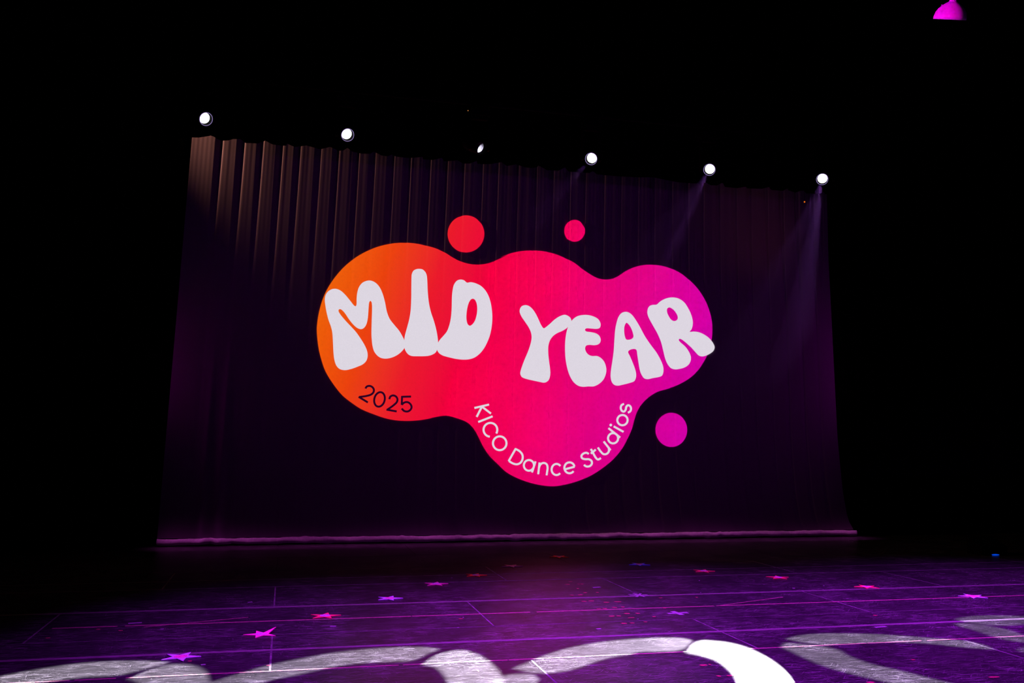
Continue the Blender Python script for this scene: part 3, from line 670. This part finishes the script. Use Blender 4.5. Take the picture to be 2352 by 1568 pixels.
for i, (p, aim) in enumerate(zip(lamp_pos, aims)):
    root = empty('stage_light', p)
    tag(root, lamp_labels[i], 'stage light', 'stage lights on the batten')
    hd = (aim - p).normalized() * 0.55 + (Vector(EYE) - p).normalized() * 0.45 if gob[i] else aim - p   # head turned partway off its beam toward the camera, so the lens looks rounder
    q = hd.to_track_quat('Z', 'Y').to_matrix().to_4x4()
    b = MB(); b.lathe([(0.02, -0.36), (0.075, -0.35), (0.11, -0.26), (0.115, -0.12), (0.10, -0.03), (0.096, 0.060), (0.088, 0.060), (0.084, -0.012)], 32, q, cap0=True)
    for k in range(4):
        b.lathe([(0.11, -0.25 + k * 0.035), (0.122, -0.248 + k * 0.035), (0.122, -0.238 + k * 0.035), (0.11, -0.236 + k * 0.035)], 32, q)
    b.build('head', M_black_metal, root, True)
    b = MB(); b.lathe([(0.0005, 0.010), (0.03, 0.008), (0.055, 0.004), (0.074, -0.004)], 40, q)
    ln = b.build('lens', M_lens[1] if i == 2 else M_lens[0], root, True)
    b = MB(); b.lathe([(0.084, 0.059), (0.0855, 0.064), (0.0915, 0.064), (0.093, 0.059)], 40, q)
    if i != 2: b.build('glowing_lens_rim', M_rim_glow, root, True)
    # yoke, base and clamp up to the batten
    b = MB(); h = ZBAT - p.z
    for s in (-1, 1): b.box(s * 0.135 - 0.014, s * 0.135 + 0.014, 0.0, 0.07, -0.03, h - 0.24)
    b.box(-0.149, 0.149, 0.0, 0.07, h - 0.26, h - 0.22)
    b.build('yoke', M_black_metal, root)
    b = MB(); b.slab(-0.14, 0.14, -0.06, 0.16, h - 0.215, h - 0.10, 0.012); b.build('base', M_black_metal, root)
    b = MB(); b.box(-0.02, 0.02, 0.04, 0.16, h - 0.098, h - 0.03); b.lathe([(0.027, -0.02), (0.04, -0.02), (0.04, 0.02), (0.027, 0.02)], 16, Matrix.Translation((0, 0.1, h)) @ Matrix.Rotation(math.pi / 2, 4, 'Y'))
    b.build('clamp', M_black_metal, root)
    d = (aim - p).normalized()
    if gob[i]:
        gobo_light('gobo_beam', tuple(p + d * 0.08), tuple(aim), gob[i], 82000, 0.045)

mh = bpy.data.materials.new('tinted_haze'); mh.use_nodes = True; mh.node_tree.nodes.clear()
vo_ = nd(mh.node_tree, 'ShaderNodeOutputMaterial'); vsn = nd(mh.node_tree, 'ShaderNodeVolumeScatter')
vsn.inputs['Density'].default_value = 0.00024; vsn.inputs['Color'].default_value = (0.6, 0.2, 1, 1)  # violet of the beams is put into the haze colour
mh.node_tree.links.new(vsn.outputs[0], vo_.inputs['Volume'])
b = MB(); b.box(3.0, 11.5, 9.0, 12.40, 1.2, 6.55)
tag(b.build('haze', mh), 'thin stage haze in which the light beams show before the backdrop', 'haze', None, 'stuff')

# ---------------------------------------------------------------- stars on the floor
stars = [
 ([(370.7, 1513.9), (384, 1501.2), (437.8, 1496.3), (461.5, 1506), (420, 1517.8)], 'v', 'blue-violet star with a pink centre, nearest star to the camera beside the white light'),
 ([(559.1, 1456.8), (589.8, 1447.4), (632.5, 1448.7), (632.5, 1458.9), (586.1, 1464)], 'm', 'magenta star with one curled tip, lying over a floor seam'),
 ([(714.9, 1410.6), (754.6, 1405.3), (782.5, 1411), (760.6, 1419.5), (718.5, 1418.5)], 'r', 'hot pink star lying against the thin pink tape line'),
 ([(868.7, 1370.1), (904.4, 1367.3), (926.7, 1372.8), (904.6, 1377.5), (867.3, 1376.4)], 'v', 'pale violet star just behind the farther pale tape line, near the hot pink star'),
 ([(976.1, 1338.3), (1006, 1334.9), (1030.2, 1339), (1014.6, 1343.7), (981.2, 1343.4)], 'm', 'magenta star lying between the pale violet star and the red star'),
 ([(1070.7, 1317.5), (1100.3, 1316.2), (1119.7, 1319.6), (1101.6, 1323.3), (1071.4, 1322.7)], 'o', 'bright red star with a violet centre on the dark floor'),
 ([(1153.4, 1300.6), (1158, 1295.8), (1185.9, 1295.6), (1200, 1299.8), (1179, 1302.5)], 'p', 'dim purple star behind the bright red star'),
 ([(1263.6, 1278.4), (1270.5, 1274.5), (1295.7, 1275.7), (1306, 1279.1), (1286.1, 1281)], 'o', 'dim dark red star, closest star to the backdrop'),
 ([(1445.9, 1295.7), (1451.9, 1291.9), (1480.6, 1292.5), (1491.9, 1296.8), (1470.8, 1299.1)], 'b', 'deep blue star with a purple centre near the backdrop'),
 ([(1593.9, 1307.7), (1621.2, 1307), (1641.9, 1310.6), (1627.4, 1314), (1597.3, 1312.3)], 'r', 'dim pink star between the deep blue star and the crimson star'),
 ([(1759.3, 1323), (1781, 1320.8), (1810.4, 1324.2), (1808, 1328.9), (1776.8, 1328)], 'r', 'crimson star with a magenta centre, behind the farther pale tape line'),
 ([(1961.5, 1345.8), (1971.9, 1341.8), (2007.2, 1344.3), (2019.7, 1349.7), (1991.9, 1350.9)], 'r', 'bright pink-red star touching the farther pale tape line'),
 ([(2202.4, 1366.9), (2213.4, 1362.9), (2252.4, 1365.4), (2267, 1372), (2236.1, 1374)], 'v', 'pale violet star across the thin pink tape line, last of the row'),
]
star_col = {'v': (0.62, 0.6, 0.85), 'm': (0.95, 0.1, 0.42), 'r': (0.95, 0.06, 0.14), 'o': (0.9, 0.08, 0.03), 'p': (0.5, 0.2, 0.3), 'b': (0.12, 0.2, 0.8)}
ctr_col = {'v': (0.95, 0.2, 0.45), 'm': (0.8, 0.3, 0.8), 'r': (0.75, 0.3, 0.75), 'o': (0.35, 0.2, 0.4), 'p': (0.6, 0.2, 0.4), 'b': (0.45, 0.15, 0.3)}
M_star = {k: speckle(mat('star_board', c, 0.65, 0.2), tuple(v * 0.93 for v in c), c, 30, 0.3, 0.7) for k, c in star_col.items()}
M_ctr = {k: speckle(mat('star_print', c, 0.6, 0.2), tuple(v * 0.55 for v in c), tuple(min(1, v * 1.15) for v in c), 120, 0.42, 0.58) for k, c in ctr_col.items()}
TH = 0.009
for n, (tips, k, lab) in enumerate(stars):
    q = np.array([at_height(x, y, TH)[:2] for x, y in tips]); cen = q.mean(0); d = q - cen
    ang = np.angle(np.sum(((d[:, 0] + 1j * d[:, 1]) / np.abs(d[:, 0] + 1j * d[:, 1])) ** 5)) / 5
    rad = float(np.mean(np.hypot(d[:, 0], d[:, 1])))
    root = empty('star', (cen[0], cen[1], 0)); tag(root, lab, 'star', 'cut-out stars scattered on the stage floor')
    pr = []
    for j in range(10):
        r = rad if j % 2 == 0 else rad * 0.385
        t = ang + math.pi * j / 5; pr.append((r * math.cos(t), r * math.sin(t)))
    curl = [0.0] * 10
    if n == 1:
        j = min(range(0, 10, 2), key=lambda j: np.hypot(pr[j][0] - (q[2] - cen)[0], pr[j][1] - (q[2] - cen)[1])); curl[j] = 0.035
    bz, tz = 0.0018, TH
    v = [(x * .99, y * .99, bz + c) for (x, y), c in zip(pr, curl)] + [(x, y, tz - 0.002 + c) for (x, y), c in zip(pr, curl)] + [(x * 0.975, y * 0.975, tz + c) for (x, y), c in zip(pr, curl)] + [(0, 0, tz), (0, 0, bz)]
    f = []
    for j in range(10):
        j2 = (j + 1) % 10
        f += [(j, j2, 10 + j2, 10 + j), (10 + j, 10 + j2, 20 + j2, 20 + j), (20 + j, 20 + j2, 30), (j2, j, 31)]
    mesh_obj('star_board', v, f, M_star[k], root)
    b = MB(); b.lathe([(rad * 0.33, 0.0), (rad * 0.325, 0.0012)], 20, None, cap1=True)
    cp = b.build('centre_print', M_ctr[k], root); cp.location = (0, 0, TH)
    tag(cp, 'mottled printed patch in the middle of the star')

# ---------------------------------------------------------------- marks and scraps of tape on the floor
sx0, sy0 = floor_at(1467, 1367)[:2]
b = MB()
for k in range(4):
    t = math.pi * k / 4 + 0.2; L = 0.11; w = 0.013
    dx, dy = math.cos(t), math.sin(t)
    v = [(-dx * L + dy * w, -dy * L - dx * w, 0.001 + k * 0.0006), (dx * L + dy * w, dy * L - dx * w, 0.001 + k * 0.0006), (dx * L - dy * w, dy * L + dx * w, 0.001 + k * 0.0006), (-dx * L - dy * w, -dy * L + dx * w, 0.001 + k * 0.0006)]
    v += [(x, y, z + 0.0008) for x, y, z in v]
    b.add(v, [(3, 2, 1, 0), (4, 5, 6, 7), (0, 1, 5, 4), (1, 2, 6, 5), (2, 3, 7, 6), (3, 0, 4, 7)])
o = b.build('spike_mark', M_scrap_grey); o.location = (sx0, sy0, 0.0008); tag(o, 'many-armed pale tape mark stuck on the farther pale tape line', 'tape mark')
sx0, sy0 = floor_at(1557, 1407.5)[:2]
b = MB()
for ta, tb in (((1534, 1408.5), (1580, 1406.5)), ((1544, 1403.5), (1567, 1412))):
    p, q = floor_at(*ta)[:2] - (sx0, sy0), floor_at(*tb)[:2] - (sx0, sy0)
    p, q = Vector((*p, 0)), Vector((*q, 0)); nn = (q - p).normalized(); nn = Vector((-nn.y, nn.x, 0)) * 0.026
    z = 0.0002 if b.v == [] else 0.0010
    v = [p - nn, q - nn, q + nn, p + nn]; v = [(a.x, a.y, z) for a in v] + [(a.x, a.y, z + 0.0008) for a in v]
    b.add(v, [(3, 2, 1, 0), (4, 5, 6, 7), (0, 1, 5, 4), (1, 2, 6, 5), (2, 3, 7, 6), (3, 0, 4, 7)])
o = b.build('cross_mark', M_scrap_grey); o.location = (sx0, sy0, 0); tag(o, 'pale tape cross mark near a floor seam', 'tape mark')

scraps = [(1310, 1335.5, 9), (1335, 1341, 9), (1303, 1342, 10), (1331, 1341, 8), (1327, 1351.5, 5), (1344, 1361, 8), (1372, 1360.5, 6), (1313, 1367, 10), (1333, 1366, 12), (1342, 1381, 12), (1358, 1380, 13), (1393, 1383, 14), (1418, 1382, 16), (1375, 1398, 11), (1389, 1397.5, 10), (1412, 1395, 11), (1431, 1394, 8), (1405, 1415, 13), (1421, 1414.5, 9), (1440, 1409, 13), (1465, 1408.5, 9), (1450, 1418.5, 18), (1502, 1416, 9), (1433, 1431.5, 13), (1451, 1430.5, 11), (1483, 1428, 9), (1058, 1421, 11), (1616, 1527.5, 17), (1651, 1552.5, 8), (1678, 1551.5, 15), (1630, 1526, 7), (1518, 1373, 9), (1600, 1371.5, 5), (436, 1518, 9), (617, 1528, 9), (277, 1448, 8), (226, 1445, 8), (110, 1465, 9), (2010, 1413, 9), (2283, 1555, 22), (1998, 1567, 18), (2097, 1515, 10), (1526, 1396, 9), (1099, 1541, 3)]
SCRAP_LABELS = {
 (1058, 1421): 'lone pink tape scrap between the hot pink star and the scrap cluster', (1616, 1527.5): 'long pink tape scrap inside the brightest white ring of light',
 (1651, 1552.5): 'short pink tape scrap inside the bright white ring, beside a longer one', (1678, 1551.5): 'pink tape scrap touching the inner edge of the brightest white arc',
 (1630, 1526): 'small pink tape bit touching the long scrap inside the bright white ring', (1518, 1373): 'pink tape scrap beside the many-armed tape mark',
 (1600, 1371.5): 'tiny pink tape scrap on open floor just nearer than the farther pale tape line', (436, 1518): 'dull pink tape scrap right under the blue-violet star',
 (617, 1528): 'bright pink tape scrap at the end of a floor seam by the white arc', (277, 1448): 'pink tape scrap just nearer than the start of the pink tape line, rightmost of three',
 (226, 1445): 'pink tape scrap just nearer than the start of the pink tape line, middle of three', (110, 1465): 'pink tape scrap beside the slanting seam in the dark corner of the floor',
 (2010, 1413): 'lone pink tape scrap beyond the last seam, above the pale arc of light', (2283, 1555): 'large pink tape scrap on the near floor beyond the dim arc of light',
 (1998, 1567): 'pink tape scrap cut by the picture edge, beside the dim arc', (2097, 1515): 'pink tape scrap on the violet floor enclosed by the dim arc',
 (1526, 1396): 'pink tape scrap lying on the thin pink tape line near the cross mark', (1099, 1541): 'tiny pink tape scrap in the white light'}
rs = random.Random(3)
for x, y, w in scraps:
    c = floor_at(x, y); sc = np.linalg.norm(c - EYE) / FPX; l = w * sc; t = 0.011 + 0.010 * rs.random()
    ang = rs.uniform(-0.25, 0.25); n = 8; v = []
    for j in range(n):
        a = 2 * math.pi * j / n; rr = 1 + rs.uniform(-0.18, 0.18)
        px, py = math.copysign(abs(math.cos(a)) ** 0.5, math.cos(a)) * l / 2 * rr, math.copysign(abs(math.sin(a)) ** 0.5, math.sin(a)) * t * rr
        v.append((px * math.cos(ang) - py * math.sin(ang), px * math.sin(ang) + py * math.cos(ang), 0.0))
    v += [(a, b_, 0.001) for a, b_, _ in v]
    f = [tuple(range(n))[::-1], tuple(range(n, 2 * n))] + [(j, (j + 1) % n, n + (j + 1) % n, n + j) for j in range(n)]
    o = mesh_obj('tape_scrap', v, f, M_scrap_pink); o.location = (c[0], c[1], 0.0013)
    own = SCRAP_LABELS.get((x, y))
    if own: tag(o, own, 'tape scrap', 'scraps of pink tape on the floor')
    elif y < 1368: tag(o, 'small scrap of pink tape in the cluster behind the farther pale tape line', 'tape scrap', 'pink scraps behind the farther pale line')
    elif y < 1402: tag(o, 'small scrap of pink tape in the cluster around the thin pink tape line', 'tape scrap', 'pink scraps around the thin pink line')
    else: tag(o, 'small scrap of pink tape in the cluster nearer than the thin pink tape line', 'tape scrap', 'pink scraps nearer than the thin pink line')
bits = [(466.5, 1526.8, 10), (574, 1383, 10), (765, 1438.5, 13), (1375, 1444.5, 11), (1370, 1349, 20), (1052, 1441.5, 5), (1064, 1418, 3), (1606, 1333.5, 3), (1465, 1422, 4), (1609, 1361, 3), (310, 1431, 26), (372, 1445, 7), (1185, 1312, 3), (1037.5, 1327, 3), (1892, 1345, 3), (1823, 1351, 6), (2022, 1440, 30)]
for x, y, w in bits:
    c = floor_at(x, y); sc = np.linalg.norm(c - EYE) / FPX; l = max(w * sc, 0.015); t = min(0.03, l * 0.6)
    b = MB(); b.slab(-l / 2, l / 2, -t / 2, t / 2, 0, 0.003, 0.0008); o = b.build('litter_bit', M_scrap_grey)
    o.location = (c[0], c[1], 0.0013); o.rotation_euler = (0, 0, rs.uniform(-0.4, 0.5))
    tag(o, 'small pale bit of litter on the floor', 'litter', 'pale bits of litter on the floor')
for (p, q), lb in ((((1645, 1391.5), (1798, 1371)), 'thin slanting pink tape line leaving the pink line on the open floor'), (((330, 1440), (570, 1417.5)), 'thin slanting pink tape line crossing the pink line on the darker side')):
    a, c = floor_at(*p), floor_at(*q)
    tag(strip('floor_tape', a[0], a[1], c[0], c[1], 0.016, 0.0012, 0.0008, M_tape_pink), lb, 'tape')

# ---------------------------------------------------------------- scoop light overhead
ps = SCOOP; dep = float((ps - EYE) @ fwd); u = dep / FPX
rv = Vector(ray(2181, 45)).normalized()
ax = Vector(up) + Vector(rgt) * 0.043                 # tilted so the camera sees the open rim edge-on, sloped as in the image
ax = (ax - Vector(fwd) * (ax.dot(rv) / Vector(fwd).dot(rv))).normalized()
side = ax.cross(rv).normalized(); fr = side.cross(ax)
Rm = Matrix((side, fr, ax)).transposed().to_4x4()
scoop = empty('scoop_light', ps); tag(scoop, 'dome-shaped floodlight hanging overhead, glowing magenta from a side beam', 'stage light')
M_scoop = speckle(mat('grey_shell', (0.5,) * 3, 0.5, 0.3), (0.49,) * 3, (0.51,) * 3, 30, 0.3, 0.7)
b = MB(); b.lathe([(30 * u, 1 * u), (33.5 * u, 0), (35 * u, 0), (35.2 * u, 5 * u), (33 * u, 15 * u), (27.5 * u, 24 * u), (20 * u, 31 * u), (13 * u, 36 * u), (8 * u, 39 * u)], 40, Rm); b.build('shell', M_scoop, scoop, True)
b = MB(); b.lathe([(8.5 * u, 38 * u), (8 * u, 42 * u), (6 * u, 45 * u), (5 * u, 60 * u), (4 * u, 64 * u)], 24, Rm, cap1=True); b.build('socket_cap', M_scoop, scoop, True)
b = MB(); b.lathe([(0.0004, 20 * u), (6 * u, 18 * u), (8 * u, 12 * u), (6 * u, 6 * u), (0.0004, 4 * u)], 20, Rm); b.build('bulb', mat('unlit_bulb', (0.02,) * 3, 0.2, 0.5), scoop, True)
b = MB()
tp = ax * (64 * u); b.tube([tuple(tp), tuple(tp + Vector((0, 0, 0.15))), (tp.x, tp.y, 11 - ps[2])], 0.008, 8); b.build('stem', M_black_metal, scoop)
b = MB(); b.lathe([(1.6 * u, 0), (1.6 * u, 2.2 * u), (0.8 * u, 3 * u)], 12, Matrix.Translation(Rm.to_3x3() @ Vector((22.0 * u, 0, 29 * u))) @ Rm, cap1=True); b.build('knob', M_scoop, scoop, True)

# ---------------------------------------------------------------- small lit things
pb = at_depth(2288, 1274, 11.4); print('blue', pb)
boxr = empty('floor_monitor', (pb[0], pb[1] + 0.02, 0)); tag(boxr, 'small black floor box with a blue indicator strip in the dark wing', 'floor box')
hz = max(0.08, pb[2]); b = MB()
b.add([(-.22, 0, 0), (.22, 0, 0), (.22, .3, 0), (-.22, .3, 0), (-.22, 0.0, hz + .04), (.22, 0.0, hz + .04), (.22, .3, hz + .16), (-.22, .3, hz + .16)], [(3, 2, 1, 0), (4, 5, 6, 7), (0, 1, 5, 4), (1, 2, 6, 5), (2, 3, 7, 6), (3, 0, 4, 7)])
b.build('cabinet', M_black_metal, boxr)
b = MB(); n = 14
prof = [(-0.062 + 0.124 * j / (n - 1), 0.010 * math.sin(math.pi * min(1, 0.08 + 0.92 * j / (n - 1)) ** 1.0) ** 0.5 if 0 < j < n - 1 else 0.003) for j in range(n)]
v = [(x, -0.012, pb[2] + h_) for x, h_ in prof] + [(x, -0.012, pb[2] - h_ * 0.7) for x, h_ in prof] + [(x, 0.0, pb[2] + h_) for x, h_ in prof] + [(x, 0.0, pb[2] - h_ * 0.7) for x, h_ in prof]
f = []
for j in range(n - 1): f += [(n + j, n + j + 1, j + 1, j), (j, j + 1, 2 * n + j + 1, 2 * n + j), (3 * n + j, 3 * n + j + 1, n + j + 1, n + j)]
b.add(v, f); tag(b.build('indicator_strip', mat('blue_indicator', (0.01, 0.02, 0.1), 0.4, 0.3, 0, (0.0, 0.06, 0.75), 1.0), boxr), 'blue glowing strip')
M_orange = mat('orange_indicator', (0.3, 0.1, 0.02), 0.4, 0.3, 0, (0.85, 0.16, 0.0), 1.0)
M_amber_glint = mat('amber_glint', (0.3, 0.15, 0.05), 0.4, 0.3, 0, (0.45, 0.16, 0.04), 1.0)  # warm glint on a fixture, put in as a small glowing bead
for px, py, dy, r, mm, lb in ((1848, 463.5, 13.7, 1.0, M_orange, 'tiny orange indicator lamp hanging before the upper corner of the backdrop'), (1075, 254, 12.95, 0.62, M_amber_glint, 'tiny glowing bead standing in for an amber glint above the half-lit stage light')):
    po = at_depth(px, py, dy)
    ind = empty('lamp_or_glint', po); tag(ind, lb, 'lamp')
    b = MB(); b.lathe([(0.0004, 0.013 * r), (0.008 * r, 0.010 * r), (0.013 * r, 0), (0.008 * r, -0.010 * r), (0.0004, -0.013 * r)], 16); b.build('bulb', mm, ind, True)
    b = MB(); b.tube([(0, 0, 0.012 * r), (0, 0, 10.98 - po[2])], 0.003, 6); b.build('cable', M_velvet, ind)
